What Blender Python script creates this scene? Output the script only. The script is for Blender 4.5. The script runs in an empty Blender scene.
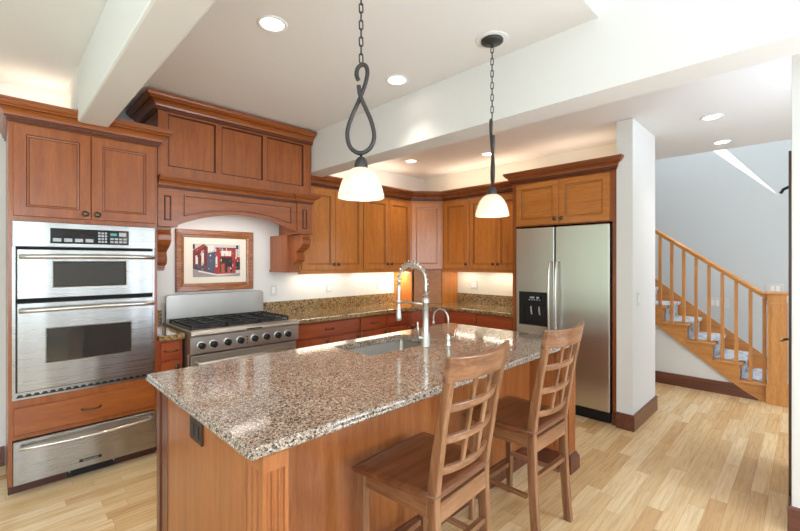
import bpy, math, random
from mathutils import Vector, Matrix
random.seed(7)
C = bpy.context.scene.collection
S = bpy.context.scene
PI = math.pi

# ------------------------------------------------------------------ camera
cam_d = bpy.data.cameras.new('camera'); cam = bpy.data.objects.new('camera', cam_d); C.objects.link(cam)
cam.location = (0, 0, 1.43); cam.rotation_euler = (PI/2, 0, -PI/4)
cam_d.sensor_width = 36; cam_d.lens = 407/800*36; cam_d.shift_y = -3.5/800; cam_d.clip_start = .05
S.camera = cam
S.view_settings.view_transform = 'Standard'; S.view_settings.look = 'None'
S.view_settings.gamma = 1; S.view_settings.use_curve_mapping = False
S.view_settings.exposure = 0.98

# ------------------------------------------------------------------ world
W = bpy.data.worlds.new('world'); S.world = W; W.use_nodes = True
wn = W.node_tree.nodes; wl = W.node_tree.links
bg = wn['Background']; bg.inputs['Strength'].default_value = 1.5
tc = wn.new('ShaderNodeTexCoord'); sp = wn.new('ShaderNodeSeparateXYZ'); cr = wn.new('ShaderNodeValToRGB')
wl.new(tc.outputs['Generated'], sp.inputs[0]); wl.new(sp.outputs['Z'], cr.inputs[0]); wl.new(cr.outputs[0], bg.inputs['Color'])
e = cr.color_ramp.elements; e[0].position = 0; e[0].color = (.30, .36, .24, 1); e[1].position = .35; e[1].color = (.62, .74, .85, 1)
k = e.new(.12); k.color = (.42, .54, .36, 1)

# ------------------------------------------------------------------ lights
def area(name, loc, size, power, color=(1, 1, 1), target=None, rot=None, sizey=None, spread=None):
    d = bpy.data.lights.new(name, 'AREA'); d.energy = power; d.color = color
    d.shape = 'RECTANGLE'; d.size = size; d.size_y = sizey or size
    if spread: d.spread = spread
    o = bpy.data.objects.new(name, d); C.objects.link(o); o.location = loc
    if target is not None:
        o.rotation_euler = (Vector(target)-Vector(loc)).to_track_quat('-Z', 'Y').to_euler()
    elif rot: o.rotation_euler = rot
    return o
DAY = (.72, .84, 1.0); WARM = (1.0, .82, .62); SOFT = (1.0, .93, .85)
area('daylight_fill', (-.7, -2.36, 1.5), 2.4, 63, DAY, target=(1.0, 5, 4.6), sizey=1.7)  # unseen window light, tilted up to brighten the ceiling
area('daylight_fill', (-1.98, .75, 1.6), 2.9, 14, DAY, target=(9, 1.6, 3.2), sizey=1.7)  # unseen left window light, also angled upward as fill
area('skylight_daylight', (.3, -.9, 3.92), 2.2, 3, DAY, target=(.3, -.9, 0), sizey=1.6)
area('daylight_fill', (2.97, -1.45, 1.45), 1.7, 66, DAY, target=(-.6, 2.6, 3.7), sizey=1.8)  # added lamp with no window behind it, lifts the main ceiling
area('stairwell_daylight', (6.0, .6, 4.7), .7, 34, (.92, .96, 1.0), target=(6.0, .6, 0), sizey=3.0)
area('hall_fill', (4.3, -2.35, 1.5), 2.0, 18, DAY, target=(4.3, 5, 1.9), sizey=1.8)  # added fill for the hall floor, the wall behind is solid
# cove light on top of the cabinets
area('cove_light', (.22, 3.80, 2.42), .28, .5, WARM, target=(.22, 3.80, 5), sizey=.15)
area('cove_light', (3.1, 3.8, 2.36), 1.5, 1.9, WARM, target=(3.1, 3.8, 5), sizey=.15)
area('cove_light', (4.3, 2.9, 2.36), .15, 1.5, WARM, target=(4.3, 2.9, 5), sizey=1.3)
area('cove_light', (4.2, 1.68, 2.36), .3, .8, WARM, target=(4.2, 1.68, 5), sizey=.8)
# stair sun streak
sund = bpy.data.lights.new('sun', 'SUN'); sund.energy = 7; sund.angle = .004; sund.color = (1, .98, .94)
sun = bpy.data.objects.new('sun', sund); C.objects.link(sun)
SUN_DIR = Vector((.8, -.25, -.85)).normalized()
sun.rotation_euler = SUN_DIR.to_track_quat('-Z', 'Y').to_euler()
def spot(loc, power, color=SOFT, ang=100, blend=1.0, r=.04):
    d = bpy.data.lights.new('downlight', 'SPOT'); d.energy = power; d.color = color
    d.spot_size = math.radians(ang); d.spot_blend = blend; d.shadow_soft_size = r
    o = bpy.data.objects.new('downlight', d); C.objects.link(o); o.location = loc; return o

# ------------------------------------------------------------------ materials
def hexc(r, g, b):
    f = lambda c: ((c/255+.055)/1.055)**2.4 if c > 10 else c/255/12.92
    return (f(r), f(g), f(b), 1)
def mat(name, col=(200, 200, 200), rough=.5, metal=0, spec=.5, emis=None, es=0, coat=0, trans=0):
    m = bpy.data.materials.new(name); m.use_nodes = True
    b = m.node_tree.nodes['Principled BSDF']
    b.inputs['Base Color'].default_value = hexc(*col); b.inputs['Roughness'].default_value = rough
    b.inputs['Metallic'].default_value = metal; b.inputs['Specular IOR Level'].default_value = spec
    b.inputs['Coat Weight'].default_value = coat; b.inputs['Coat Roughness'].default_value = .15
    if emis: b.inputs['Emission Color'].default_value = hexc(*emis); b.inputs['Emission Strength'].default_value = es
    if trans: b.inputs['Transmission Weight'].default_value = trans
    return m
def nt(m): return m.node_tree.nodes, m.node_tree.links, m.node_tree.nodes['Principled BSDF']
def ramp(n, stops):
    r = n.new('ShaderNodeValToRGB'); el = r.color_ramp.elements
    el[0].position = stops[0][0]; el[0].color = hexc(*stops[0][1]); el[1].position = stops[-1][0]; el[1].color = hexc(*stops[-1][1])
    for p, c in stops[1:-1]:
        k = el.new(p); k.color = hexc(*c)
    return r
def noise(n, l, vec, scale, detail=4, rough=.6, dist=0):
    t = n.new('ShaderNodeTexNoise'); t.inputs['Scale'].default_value = scale; t.inputs['Detail'].default_value = detail
    t.inputs['Roughness'].default_value = rough; t.inputs['Distortion'].default_value = dist
    if vec: l.new(vec, t.inputs['Vector'])
    return t
def mapping(n, l, scale, coord='Object'):
    t = n.new('ShaderNodeTexCoord'); mp = n.new('ShaderNodeMapping'); mp.inputs['Scale'].default_value = scale
    l.new(t.outputs[coord], mp.inputs['Vector']); return mp.outputs[0]
def mix(n, l, fac, a, b, mode='MIX'):
    x = n.new('ShaderNodeMix'); x.data_type = 'RGBA'; x.blend_type = mode
    for inp, v in ((x.inputs[0], fac), (x.inputs[6], a), (x.inputs[7], b)):
        if hasattr(v, 'is_output') or isinstance(v, bpy.types.NodeSocket): l.new(v, inp)
        else: inp.default_value = v
    return x.outputs[2]
def bump(n, l, b, h, strength=.2, dist=.01):
    x = n.new('ShaderNodeBump'); x.inputs['Strength'].default_value = strength; x.inputs['Distance'].default_value = dist
    l.new(h, x.inputs['Height']); l.new(x.outputs[0], b.inputs['Normal'])
def wood(name, dark, mid, light, axis='z', rough=.32, coat=.25, sc=1.0):
    m = mat(name, mid, rough, coat=coat); n, l, b = nt(m)
    s = {'x': (1.2, 14, 14), 'y': (14, 1.2, 14), 'z': (14, 14, 1.2)}[axis]
    v = mapping(n, l, tuple(q*sc for q in s)); t = noise(n, l, v, 1.6, 5, .6, .6)
    r = ramp(n, [(.25, dark), (.5, mid), (.78, light)]); l.new(t.outputs[0], r.inputs[0])
    v2 = mapping(n, l, tuple(q*6*sc for q in s)); t2 = noise(n, l, v2, 2, 3, .7)
    r2 = ramp(n, [(.35, (232, 230, 228)), (.6, (255, 255, 255))]); l.new(t2.outputs[0], r2.inputs[0])
    o = mix(n, l, 1.0, r.outputs[0], r2.outputs[0], 'MULTIPLY'); l.new(o, b.inputs['Base Color'])
    return m
CD, CM, CL = (138, 70, 28), (158, 85, 35), (174, 99, 43)
cherry = wood('cherry', CD, CM, CL, 'z'); cherry_x = wood('cherry_x', CD, CM, CL, 'x'); cherry_y = wood('cherry_y', CD, CM, CL, 'y')
UD, UM, UL = (184, 108, 42), (202, 124, 52), (216, 140, 66)  # cherry tones with the upper cabinets' warm light put into the colour
warmlit = wood('amber_cherry', UD, UM, UL, 'z'); warmlit_x = wood('warmlit_cherry_x', UD, UM, UL, 'x'); warmlit_y = wood('warmlit_cherry_y', UD, UM, UL, 'y')
RD, RM, RL = (146, 62, 30), (166, 76, 38), (182, 92, 48)
redch_x = wood('red_cherry_x', RD, RM, RL, 'x'); redch_y = wood('red_cherry_y', RD, RM, RL, 'y'); redch = wood('red_cherry', RD, RM, RL, 'z')
glaze_shade = mat('glaze_groove_shade', (78, 34, 18), .4)  # antique glaze together with groove shadow, both put into the colour
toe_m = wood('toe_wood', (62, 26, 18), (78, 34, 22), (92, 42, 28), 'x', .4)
base_m = wood('walnut_base', (88, 46, 32), (110, 60, 42), (132, 76, 54), 'x', .35)
base_my = wood('walnut_base_y', (88, 46, 32), (110, 60, 42), (132, 76, 54), 'y', .35)
oakh = wood('golden_oak_y', (186, 120, 58), (208, 142, 74), (224, 160, 92), 'y', .35)
oakv = wood('golden_oak_z', (186, 120, 58), (208, 142, 74), (224, 160, 92), 'z', .35)
SD, SM, SL = (84, 50, 32), (140, 94, 62), (184, 140, 106)
stool_z = wood('stool_wood', SD, SM, SL, 'z', .3, .4); stool_x = wood('stool_wood_x', SD, SM, SL, 'x', .3, .4)
stool_y = wood('stool_wood_y', SD, SM, SL, 'y', .3, .4)
seat_m = wood('stool_seat_wood', (84, 44, 26), (118, 68, 40), (150, 94, 58), 'x', .28, .5, .7)
door_m = wood('brown_door', (70, 34, 24), (86, 42, 30), (100, 52, 38), 'z')

def wallmat(name, col, b_=.08):
    m = mat(name, col, .75, spec=.25); n, l, b = nt(m); t = noise(n, l, mapping(n, l, (1, 1, 1)), 90, 3)
    bump(n, l, b, t.outputs[0], b_, .004); return m
wall_m = wallmat('wall_paint', (228, 226, 221)); ceil_m = wallmat('ceiling_paint', (238, 236, 233))
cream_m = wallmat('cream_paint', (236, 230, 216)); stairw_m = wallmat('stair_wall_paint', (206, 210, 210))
white_m = mat('white_plastic', (240, 240, 236), .35)

def steelmat(name, axis='x', rough=.28, col=(168, 167, 164), wob=.006, ws=(4, 4, .12)):
    m = mat(name, col, rough, 1.0); n, l, b = nt(m)
    s = {'x': (2, 260, 260), 'y': (260, 2, 260), 'z': (260, 260, 2)}[axis]
    t = noise(n, l, mapping(n, l, s), 1, 2)
    r = n.new('ShaderNodeMapRange'); r.inputs['To Min'].default_value = rough-.06; r.inputs['To Max'].default_value = rough+.08
    l.new(t.outputs[0], r.inputs[0]); l.new(r.outputs[0], b.inputs['Roughness'])
    t2 = noise(n, l, mapping(n, l, ws), 1.5, 1, .5)
    bump(n, l, b, t2.outputs[0], 1.0, wob)
    return m
steel = steelmat('brushed_steel', 'x'); steel_y = steelmat('fridge_steel', 'y', .30, (222, 224, 219), .010, (.3, .3, 2.0))
crown_wood = wood('crown_wood_x', (122, 62, 28), (146, 78, 36), (164, 94, 46), 'x'); crown_wood_y = wood('crown_wood_y', (122, 62, 28), (146, 78, 36), (164, 94, 46), 'y')
range_steel = steelmat('range_steel', 'x', .38, (188, 184, 174))
plate_m = mat('plate_plastic', (214, 212, 206), .4)
chrome = mat('satin_nickel', (212, 209, 202), .32, 1); pewter = mat('pewter', (98, 90, 78), .4, 1)
iron = mat('bronze_iron', (70, 66, 65), .42, .6); castiron = mat('cast_iron', (28, 27, 27), .5)
black = mat('black_gloss', (12, 12, 13), .12); blackp = mat('black_plastic', (24, 24, 25), .35)
glassb = mat('oven_glass', (52, 50, 48), .06, spec=.8)
silver_key = mat('silver_key', (176, 178, 180), .4); cyan_disp = mat('display', (30, 60, 60), .2, emis=(120, 220, 210), es=.25)
gap_m = mat('dark_gap', (10, 8, 8), .8)
bulb_m = mat('bulb_glow', (255, 240, 215), .4, emis=(255, 236, 205), es=3)
lens_m = mat('downlight_lens', (255, 250, 240), .4, emis=(255, 246, 230), es=4)

def granite(name, dark, mid, light, pale, sc=1.0, rough=.09):
    m = mat(name, mid, rough, spec=.6, coat=.1); n, l, b = nt(m)
    v = mapping(n, l, (sc, sc, sc))
    def vor(scale):
        t = n.new('ShaderNodeTexVoronoi'); t.inputs['Scale'].default_value = scale; l.new(v, t.inputs['Vector'])
        s_ = n.new('ShaderNodeSeparateColor'); l.new(t.outputs['Color'], s_.inputs[0]); return s_.outputs[0]
    a = vor(270); r = ramp(n, [(.0, dark), (.16, dark), (.2, mid), (.55, mid), (.6, light), (.85, light), (.9, pale)])
    r.color_ramp.interpolation = 'LINEAR'; l.new(a, r.inputs[0])
    c = vor(150); r2 = ramp(n, [(0, (90, 80, 72)), (.14, (120, 108, 98)), (.2, (255, 255, 255)), (1, (255, 255, 255))]); l.new(c, r2.inputs[0])
    o = mix(n, l, .8, r.outputs[0], r2.outputs[0], 'MULTIPLY')
    t = noise(n, l, v, 7, 4); r3 = ramp(n, [(.35, (236, 232, 228)), (.65, (255, 255, 255))]); l.new(t.outputs[0], r3.inputs[0])
    o = mix(n, l, 1, o, r3.outputs[0], 'MULTIPLY'); l.new(o, b.inputs['Base Color'])
    return m
granite_i = granite('island_granite', (74, 66, 60), (156, 136, 118), (184, 164, 146), (220, 210, 198))
granite_lit = granite('perimeter_granite_lit', (92, 72, 46), (150, 120, 78), (172, 142, 96), (200, 176, 130), .5)  # same stone as the island, golden light painted into its tones

def plankfloor():
    m = mat('oak_floor', (210, 170, 120), .26, spec=.4, coat=.15); n, l, b = nt(m)
    t = n.new('ShaderNodeTexCoord'); s_ = n.new('ShaderNodeSeparateXYZ'); l.new(t.outputs['Object'], s_.inputs[0])
    def M(op, a, b_=None, c=None):
        x = n.new('ShaderNodeMath'); x.operation = op
        for i, q in enumerate((a, b_, c)):
            if q is None: continue
            if isinstance(q, (int, float)): x.inputs[i].default_value = q
            else: l.new(q, x.inputs[i])
        return x.outputs[0]
    ry = M('DIVIDE', s_.outputs['Y'], .083); row = M('FLOOR', ry); fy = M('FRACT', ry)
    w1 = n.new('ShaderNodeTexWhiteNoise'); w1.noise_dimensions = '1D'; l.new(row, w1.inputs['W'])
    rx = M('ADD', M('DIVIDE', s_.outputs['X'], .62), M('MULTIPLY', w1.outputs['Value'], 9.7)); ix = M('FLOOR', rx); fx = M('FRACT', rx)
    cv = n.new('ShaderNodeCombineXYZ'); l.new(ix, cv.inputs[0]); l.new(row, cv.inputs[1])
    w2 = n.new('ShaderNodeTexWhiteNoise'); w2.noise_dimensions = '2D'; l.new(cv.outputs[0], w2.inputs['Vector'])
    r = ramp(n, [(0, (214, 172, 120)), (.3, (229, 193, 143)), (.6, (238, 207, 160)), (1, (245, 220, 176))]); l.new(w2.outputs['Value'], r.inputs[0])
    cv2 = n.new('ShaderNodeCombineXYZ'); l.new(M('ADD', M('MULTIPLY', s_.outputs['X'], 1.6), M('MULTIPLY', w2.outputs['Value'], 40)), cv2.inputs[0])
    l.new(M('MULTIPLY', s_.outputs['Y'], 26), cv2.inputs[1])
    g = noise(n, l, cv2.outputs[0], 2.2, 5, .65, .8); r2 = ramp(n, [(.3, (224, 214, 200)), (.55, (250, 248, 244)), (.8, (255, 255, 255))]); l.new(g.outputs[0], r2.inputs[0])
    o = mix(n, l, 1, r.outputs[0], r2.outputs[0], 'MULTIPLY')
    edge = M('MAXIMUM', M('LESS_THAN', fy, .022), M('LESS_THAN', fx, .003))
    o = mix(n, l, M('MULTIPLY', edge, .55), o, hexc(150, 106, 66)); l.new(o, b.inputs['Base Color'])
    return m
floor_m = plankfloor()

# ------------------------------------------------------------------ mesh builder
class MB:
    def __init__(s): s.v = []; s.f = []; s.m = []; s.T = Matrix.Identity(4); s.mi = 0; s.sm = []; s.smooth = False
    def V(s, p): s.v.append(s.T @ Vector(p)); return len(s.v)-1
    def F(s, ids): s.f.append(tuple(ids)); s.m.append(s.mi); s.sm.append(s.smooth)
    def box(s, a, b):
        x0, y0, z0 = a; x1, y1, z1 = b
        if x0 > x1: x0, x1 = x1, x0
        if y0 > y1: y0, y1 = y1, y0
        if z0 > z1: z0, z1 = z1, z0
        i = [s.V(p) for p in ((x0,y0,z0),(x1,y0,z0),(x1,y1,z0),(x0,y1,z0),(x0,y0,z1),(x1,y0,z1),(x1,y1,z1),(x0,y1,z1))]
        for q in ((3,2,1,0),(4,5,6,7),(0,1,5,4),(1,2,6,5),(2,3,7,6),(3,0,4,7)): s.F([i[k] for k in q])
        return s
    def loops(s, L, closed=True, cap0=True, cap1=True):
        """L: list of loops with the same point count, bridged one to the next"""
        ids = [[s.V(p) for p in lp] for lp in L]; n = len(L[0])
        for a, b in zip(ids, ids[1:]):
            for i in range(n if closed else n-1):
                j = (i+1) % n; s.F((a[i], a[j], b[j], b[i]))
        if cap0: s.F(ids[0][::-1])
        if cap1: s.F(ids[-1])
        return s
    def nest(s, w, h, L, cap=True):
        """front in local x-z, depth along -y; L: (inset, depth)"""
        s.loops([[(i, -d, i), (w-i, -d, i), (w-i, -d, h-i), (i, -d, h-i)] for i, d in L], cap1=cap); return s
    def prism(s, poly, d0, d1, axis='z'):
        def P(p, d):
            return {'z': (p[0], p[1], d), 'y': (p[0], d, p[1]), 'x': (d, p[0], p[1])}[axis]
        s.loops([[P(p, d0) for p in poly], [P(p, d1) for p in poly]]); return s
    def lathe(s, prof, c=(0, 0, 0), n=24, cap0=False, cap1=False):
        sm = s.smooth; s.smooth = True
        s.loops([[(c[0]+r*math.cos(2*PI*i/n), c[1]+r*math.sin(2*PI*i/n), c[2]+z) for i in range(n)] for r, z in prof], cap0=cap0, cap1=cap1)
        s.smooth = sm; return s
    def tube(s, pts, r, n=8, closed=False, rr=None, sq=False):
        sm = s.smooth; s.smooth = not sq
        pts = [Vector(p) for p in pts]; N = len(pts); L = []; up = None
        for i, p in enumerate(pts):
            if closed: t = pts[(i+1) % N]-pts[i-1]
            else: t = pts[min(i+1, N-1)]-pts[max(i-1, 0)]
            t.normalize()
            if up is None:
                up = Vector((0, 0, 1)) if abs(t.z) < .9 else Vector((1, 0, 0))
            u = t.cross(up)
            if u.length < 1e-4: u = t.cross(Vector((0, 1, 0)))
            u.normalize(); w = u.cross(t).normalized(); up = w
            q = rr[i] if rr else r
            off = PI/4 if sq else 0
            L.append([tuple(p+u*q*math.cos(2*PI*k/n+off)+w*q*math.sin(2*PI*k/n+off)) for k in range(n)])
        if closed: L.append(L[0])
        s.loops(L, cap0=not closed, cap1=not closed); s.smooth = sm; return s
    def sweep(s, prof, path, closed=False, gl=()):
        """prof: (out, z); path: plan points, outward is to the right of travel"""
        n = len(path); L = []
        for i in range(n):
            P = Vector(path[i]); 
            a = (P-Vector(path[i-1])).normalized() if (i > 0 or closed) else None
            b = (Vector(path[(i+1) % n])-P).normalized() if (i < n-1 or closed) else None
            if a is None: a = b
            if b is None: b = a
            na = Vector((a.y, -a.x)); nb = Vector((b.y, -b.x)); m_ = (na+nb); m_ = m_/m_.length_squared*2
            L.append([(P.x+m_.x*o, P.y+m_.y*o, z) for o, z in prof])
        if closed: L.append(L[0])
        f0 = len(s.f); s.loops(L, cap0=not closed, cap1=not closed); k = len(prof)
        for i in range((len(L)-1)*k):
            if i % k in gl: s.m[f0+i] = 1
        return s
ORG = {}
def place(o, parent):
    C.objects.link(o)
    if parent: o.parent = parent; ORG[o.name] = ORG[parent.name]
    return o
def part(name, mb, m, parent=None, bevel=0, seg=2, loc=None):
    me = bpy.data.meshes.new(name); L = Vector(ORG[parent.name]) if parent else Vector(loc or (0, 0, 0))
    me.from_pydata([tuple(v-L) for v in mb.v], [], mb.f)
    for mm in (m if isinstance(m, (list, tuple)) else [m]): me.materials.append(mm)
    for p, k_, s_ in zip(me.polygons, mb.m, mb.sm): p.material_index = k_; p.use_smooth = s_
    import bmesh
    b = bmesh.new(); b.from_mesh(me); bmesh.ops.recalc_face_normals(b, faces=b.faces); b.to_mesh(me); b.free()
    o = bpy.data.objects.new(name, me)
    if bevel:
        md = o.modifiers.new('bevel', 'BEVEL'); md.width = bevel; md.segments = seg; md.limit_method = 'ANGLE'; md.angle_limit = .6; md.harden_normals = False
    C.objects.link(o)
    if parent: o.parent = parent; ORG[o.name] = ORG[parent.name]
    else: o.location = L; ORG[o.name] = tuple(L)
    return o
def tag(o, label, cat, group=None, kind=None):
    o['label'] = label; o['category'] = cat
    if group: o['group'] = group
    if kind: o['kind'] = kind
    return o
def thing(name, loc, label, cat, group=None):
    o = bpy.data.objects.new(name, None); o.empty_display_size = .1; C.objects.link(o); o.location = loc; ORG[o.name] = tuple(loc)
    return tag(o, label, cat, group)
def struct(name, mb, m, bevel=0):
    o = part(name, mb, m, None, bevel); o['kind'] = 'structure'; return o
def frame(ox, oy, oz, ux, uy):
    """local x -> (ux,uy), local -y -> outward (right of travel), z up"""
    l_ = math.hypot(ux, uy); ux /= l_; uy /= l_
    return Matrix(((ux, -uy, 0, ox), (uy, ux, 0, oy), (0, 0, 1, oz), (0, 0, 0, 1)))
def copy_tree(o, parent=None):
    c = o.copy(); C.objects.link(c); c.parent = parent
    for ch in list(o.children): copy_tree(ch, c)
    return c

# ------------------------------------------------------------------ setting
ZM, ZL, ZH = 2.69, 2.65, 2.31   # main ceiling, low ceiling, beam underside
XH0, XH1 = 2.205, 2.41
struct('floor', MB().box((-2.2, -2.6, -.1), (6.6, 4.2, 0)), floor_m)
def bx(name, a, b, m, bev=0): return struct(name, MB().box(a, b), m, bev)
bx('wall_back', (-2.2, 4.0, 0), (4.66, 4.15, ZM+.0), wall_m)
bx('wall_right', (4.51, 1.175, 0), (4.66, 3.998, ZM), cream_m)
bx('wall_stub', (3.822, 1.040, 0), (4.54, 1.17, ZL-.002), wall_m, .004)
mb = MB()
mb.box((-2.2, .76, ZM), (XH0, 4.15, ZM+.12)); mb.box((XH0, .90, ZM), (XH1+.05, 4.15, ZM+.12)); struct('ceiling_main', mb, ceil_m)
bx('ceiling_kitchen', (XH1, -2.5, ZL), (5.6, 4.15, ZL+.038), ceil_m)
# header wall over the opening, running up into the skylight well
mb = MB(); mb.box((XH0, -2.5, ZH), (XH1, 3.555, 2.69)); mb.box((XH0, 3.555, 2.345), (XH1, 4.0, 2.69)); mb.box((XH0, -2.5, 2.69), (XH1, .76, 4.1)); struct('wall_header', mb, wall_m)
bx('trim_1', (.385, .76, ZH+.02), (.55, 3.32, ZM), wall_m, .012)
bx('trim_2', (.385, 3.32, 2.42), (.55, 4.0, ZM), wall_m)
# skylight well over the breakfast area
bx('wall_well', (-2.2, .76, ZM+.12), (XH0, .9, 4.1), wall_m)
mb = MB(); mb.box((-2.2, -2.5, 4.0), (XH0, .76, 4.1))
struct('ceiling_well', mb, ceil_m)
# walls behind the camera with window openings
mb = MB(); mb.box((-2.2, -2.6, 0), (-1.95, -2.45, 4.1)); mb.box((.55, -2.6, 0), (3.0, -2.45, 4.1)); mb.box((-1.95, -2.6, 0), (.55, -2.45, .6)); mb.box((-1.95, -2.6, 2.45), (.55, -2.45, 4.1)); struct('wall_front', mb, wall_m)
mb = MB(); mb.box((-2.2, -2.45, 0), (-2.05, -.75, 4.1)); mb.box((-2.2, 2.25, 0), (-2.05, 3.0, 2.69)); mb.box((-2.2, 3.9, 0), (-2.05, 4.0, 2.69)); mb.box((-2.2, -.75, 0), (-2.05, 3.9, .7)); mb.box((-2.2, -.75, 2.50), (-2.05, 3.9, 2.69)); mb.box((-2.2, -.75, 2.69), (-2.05, .76, 4.1)); struct('wall_left', mb, wall_m)
bx('eave_sun_block', (-4.0, -.4, 2.62), (-2.2, 4.6, 2.75), wall_m)  # added unseen overhang that keeps sun out of the left windows
# wall beside the camera (right edge of view) and the hall
bx('wall_near', (3.0, -2.6, 0), (3.12, .058, ZL), wall_m, .003)
mb = MB(); mb.box((3.12, -2.6, 0), (6.4, -2.45, ZL)); mb.box((5.6, -2.6, ZL), (6.4, -2.45, 4.9)); struct('wall_hall', mb, wall_m)
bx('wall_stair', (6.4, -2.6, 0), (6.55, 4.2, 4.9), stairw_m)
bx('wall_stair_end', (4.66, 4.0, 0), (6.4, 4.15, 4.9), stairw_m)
# upstairs side of the stairwell, with an unseen slot window shaped to cast the sun streak
mb = MB(); yz = [(-2.45, 2.66), (4.0, 2.66), (4.0, 4.9), (-2.45, 4.9), (.43, 2.98), (1.39, 3.98), (1.198, 3.98)]
for x in (5.6, 5.62):
    q = [mb.V((x, a, b)) for a, b in yz]
    for f_ in ((0, 1, 5, 4), (1, 2, 5), (2, 3, 6, 5), (3, 0, 4, 6)): mb.F([q[k_] for k_ in f_])
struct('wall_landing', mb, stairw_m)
bx('ceiling_stairwell', (5.6, -2.5, 4.9), (6.55, 4.15, 5.0), ceil_m)
# triangular wall below the staircase
under = [(.34, .0), (.36, .016), (.42, .046), (.50, .096), (.56, .142), (1.272, .684), (3.3, 2.23), (3.3, 0)]
struct('wall_below_stairs', MB().prism(under, 5.60, 5.68, 'x'), wall_m)

BB = [(0, 0), (.016, 0), (.016, .125), (.011, .135), (0, .135)]
struct('baseboard_stub', MB().sweep(BB, [(3.822, 1.17), (3.822, 1.040), (4.54, 1.040), (4.54, 1.17)]), base_m)
mb = MB(); mb.prism([(.35, 0), (.36, .016), (.42, .046), (.50, .096), (.555, .135), (3.2, .135), (3.2, 0)], 5.582, 5.5995, 'x'); struct('baseboard_stairs', mb, base_my)
struct('baseboard_near', MB().sweep(BB, [(3.12, .058), (3.0, .058), (3.0, -2.4)]), base_my)
struct('baseboard_back', MB().sweep(BB, [(-2.05, 4.0), (.058, 4.0)]), base_m)

# ------------------------------------------------------------------ cabinet pieces
DOORL = [(0, 0), (0, .017), (.003, .020), (.058, .020)]
def door_mb(T, w, h, fr=.058):
    m = MB(); m.T = T
    m.nest(w, h, [(0, 0), (0, .017), (.003, .020), (fr, .020)], cap=False)
    m.mi = 1; m.loops([[(i, -d, i), (w-i, -d, i), (w-i, -d, h-i), (i, -d, h-i)] for i, d in [(fr, .020), (fr+.003, .014)]], cap0=False, cap1=False)
    m.mi = 0; m.loops([[(i, -d, i), (w-i, -d, i), (w-i, -d, h-i), (i, -d, h-i)] for i, d in [(fr+.003, .014), (fr+.012, .013)]], cap0=False, cap1=False)
    m.mi = 1; m.loops([[(i, -d, i), (w-i, -d, i), (w-i, -d, h-i), (i, -d, h-i)] for i, d in [(fr+.012, .013), (fr+.015, .009)]], cap0=False, cap1=False)
    m.mi = 0; m.loops([[(i, -d, i), (w-i, -d, i), (w-i, -d, h-i), (i, -d, h-i)] for i, d in [(fr+.015, .009), (fr+.02, .009)]], cap0=False)
    return m
def door(parent, T, w, h, mm, knob=None, name='door', fr=.058):
    d = part(name, door_mb(T, w, h, fr), [mm, glaze_shade], parent)
    if knob:
        kx, kz = knob; m = MB(); m.T = T @ Matrix.Translation((kx, -.020, kz)) @ Matrix.Rotation(PI/2, 4, 'X')
        m.lathe([(.009, 0), (.006, .008), (.007, .012), (.017, .016), (.019, .022), (.015, .028), (.005, .031)], n=14, cap1=True)
        kn = part('knob', m, pewter, d)
    return d
def drawer(parent, T, w, h, mm, handle=True):
    m = MB(); m.T = T; m.nest(w, h, [(0, 0), (0, .016), (.004, .020), (.012, .020)])
    d = part('drawer', m, [mm], parent)
    if handle:
        m = MB(); m.T = T @ Matrix.Translation((w/2, -.02, h/2)); a = min(.048, w*.32)
        m.tube([(-a, 0, .002), (-a, -.018, 0), (-a*.75, -.026, -.002), (0, -.029, -.004), (a*.75, -.026, -.002), (a, -.018, 0), (a, 0, .002)], .005, 8)
        m.lathe([(.009, 0), (.009, .004)], (-a, 0, 0), 8)
        part('handle', m, pewter, d)
    return d
def CROWN(z0, z1, p):
    q = [(0, 0), (.10, 0), (.10, .13), (.17, .15), (.22, .17), (.22, .27), (.26, .36), (.34, .46), (.46, .54), (.60, .59), (.70, .61), (.70, .67), (.78, .69), (.86, .74), (.92, .80), (.95, .86), (1, .87), (1, 1), (0, 1)]
    return [(p*a, z0+(z1-z0)*b) for a, b in q]
GL = (1, 4, 9, 15)
def shell(mb, a, b, open_front=False): mb.box(a, b); return mb

# ---- tall oven cabinet
oc = thing('oven_cabinet', (.46, 3.7, 0), 'tall cherry cabinet housing the stainless double oven at the far left', 'cabinet')
mb = MB()
mb.box((.064, 3.40, .07), (.082, 3.99, 2.29)); mb.box((.842, 3.40, .07), (.86, 3.99, 2.29))
mb.box((.082, 3.97, .07), (.842, 3.99, 2.29)); mb.box((.082, 3.40, 1.682), (.842, 3.97, 2.29)); mb.box((.082, 3.40, .542), (.842, 3.97, .585)); mb.box((.082, 3.40, .345), (.842, 3.97, .542)); mb.box((.082, 3.40, .07), (.842, 3.97, .072))
part('carcass', mb, cherry, oc)
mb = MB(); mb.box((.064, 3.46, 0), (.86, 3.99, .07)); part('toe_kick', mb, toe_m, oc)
mb = MB(); mb.box((.34, 3.445, .008), (.615, 3.4595, .066)); 
for i in range(5): mb.box((.36, 3.440, .014+i*.009), (.595, 3.445, .018+i*.009))
mb.mi = 1; mb.box((.352, 3.442, .04), (.36, 3.445, .048)); mb.box((.595, 3.442, .04), (.603, 3.445, .048))
o = part('vent_grille', mb, [blackp, silver_key], oc); o['label'] = 'black toe kick vent grille'
door(oc, frame(.086, 3.40, 1.712, 1, 0), .376, .558, cherry, (.345, .035))
door(oc, frame(.466, 3.40, 1.712, 1, 0), .376, .558, cherry, (.031, .035))
drawer(oc, frame(.086, 3.40, .375, 1, 0), .756, .166, cherry_x)
part('crown_moulding', MB().sweep(CROWN(2.28, 2.40, .085), [(.064, 3.99), (.064, 3.38), (.86, 3.38), (.86, 3.413)][::1], gl=GL), [cherry_x, glaze_shade], oc)

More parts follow.
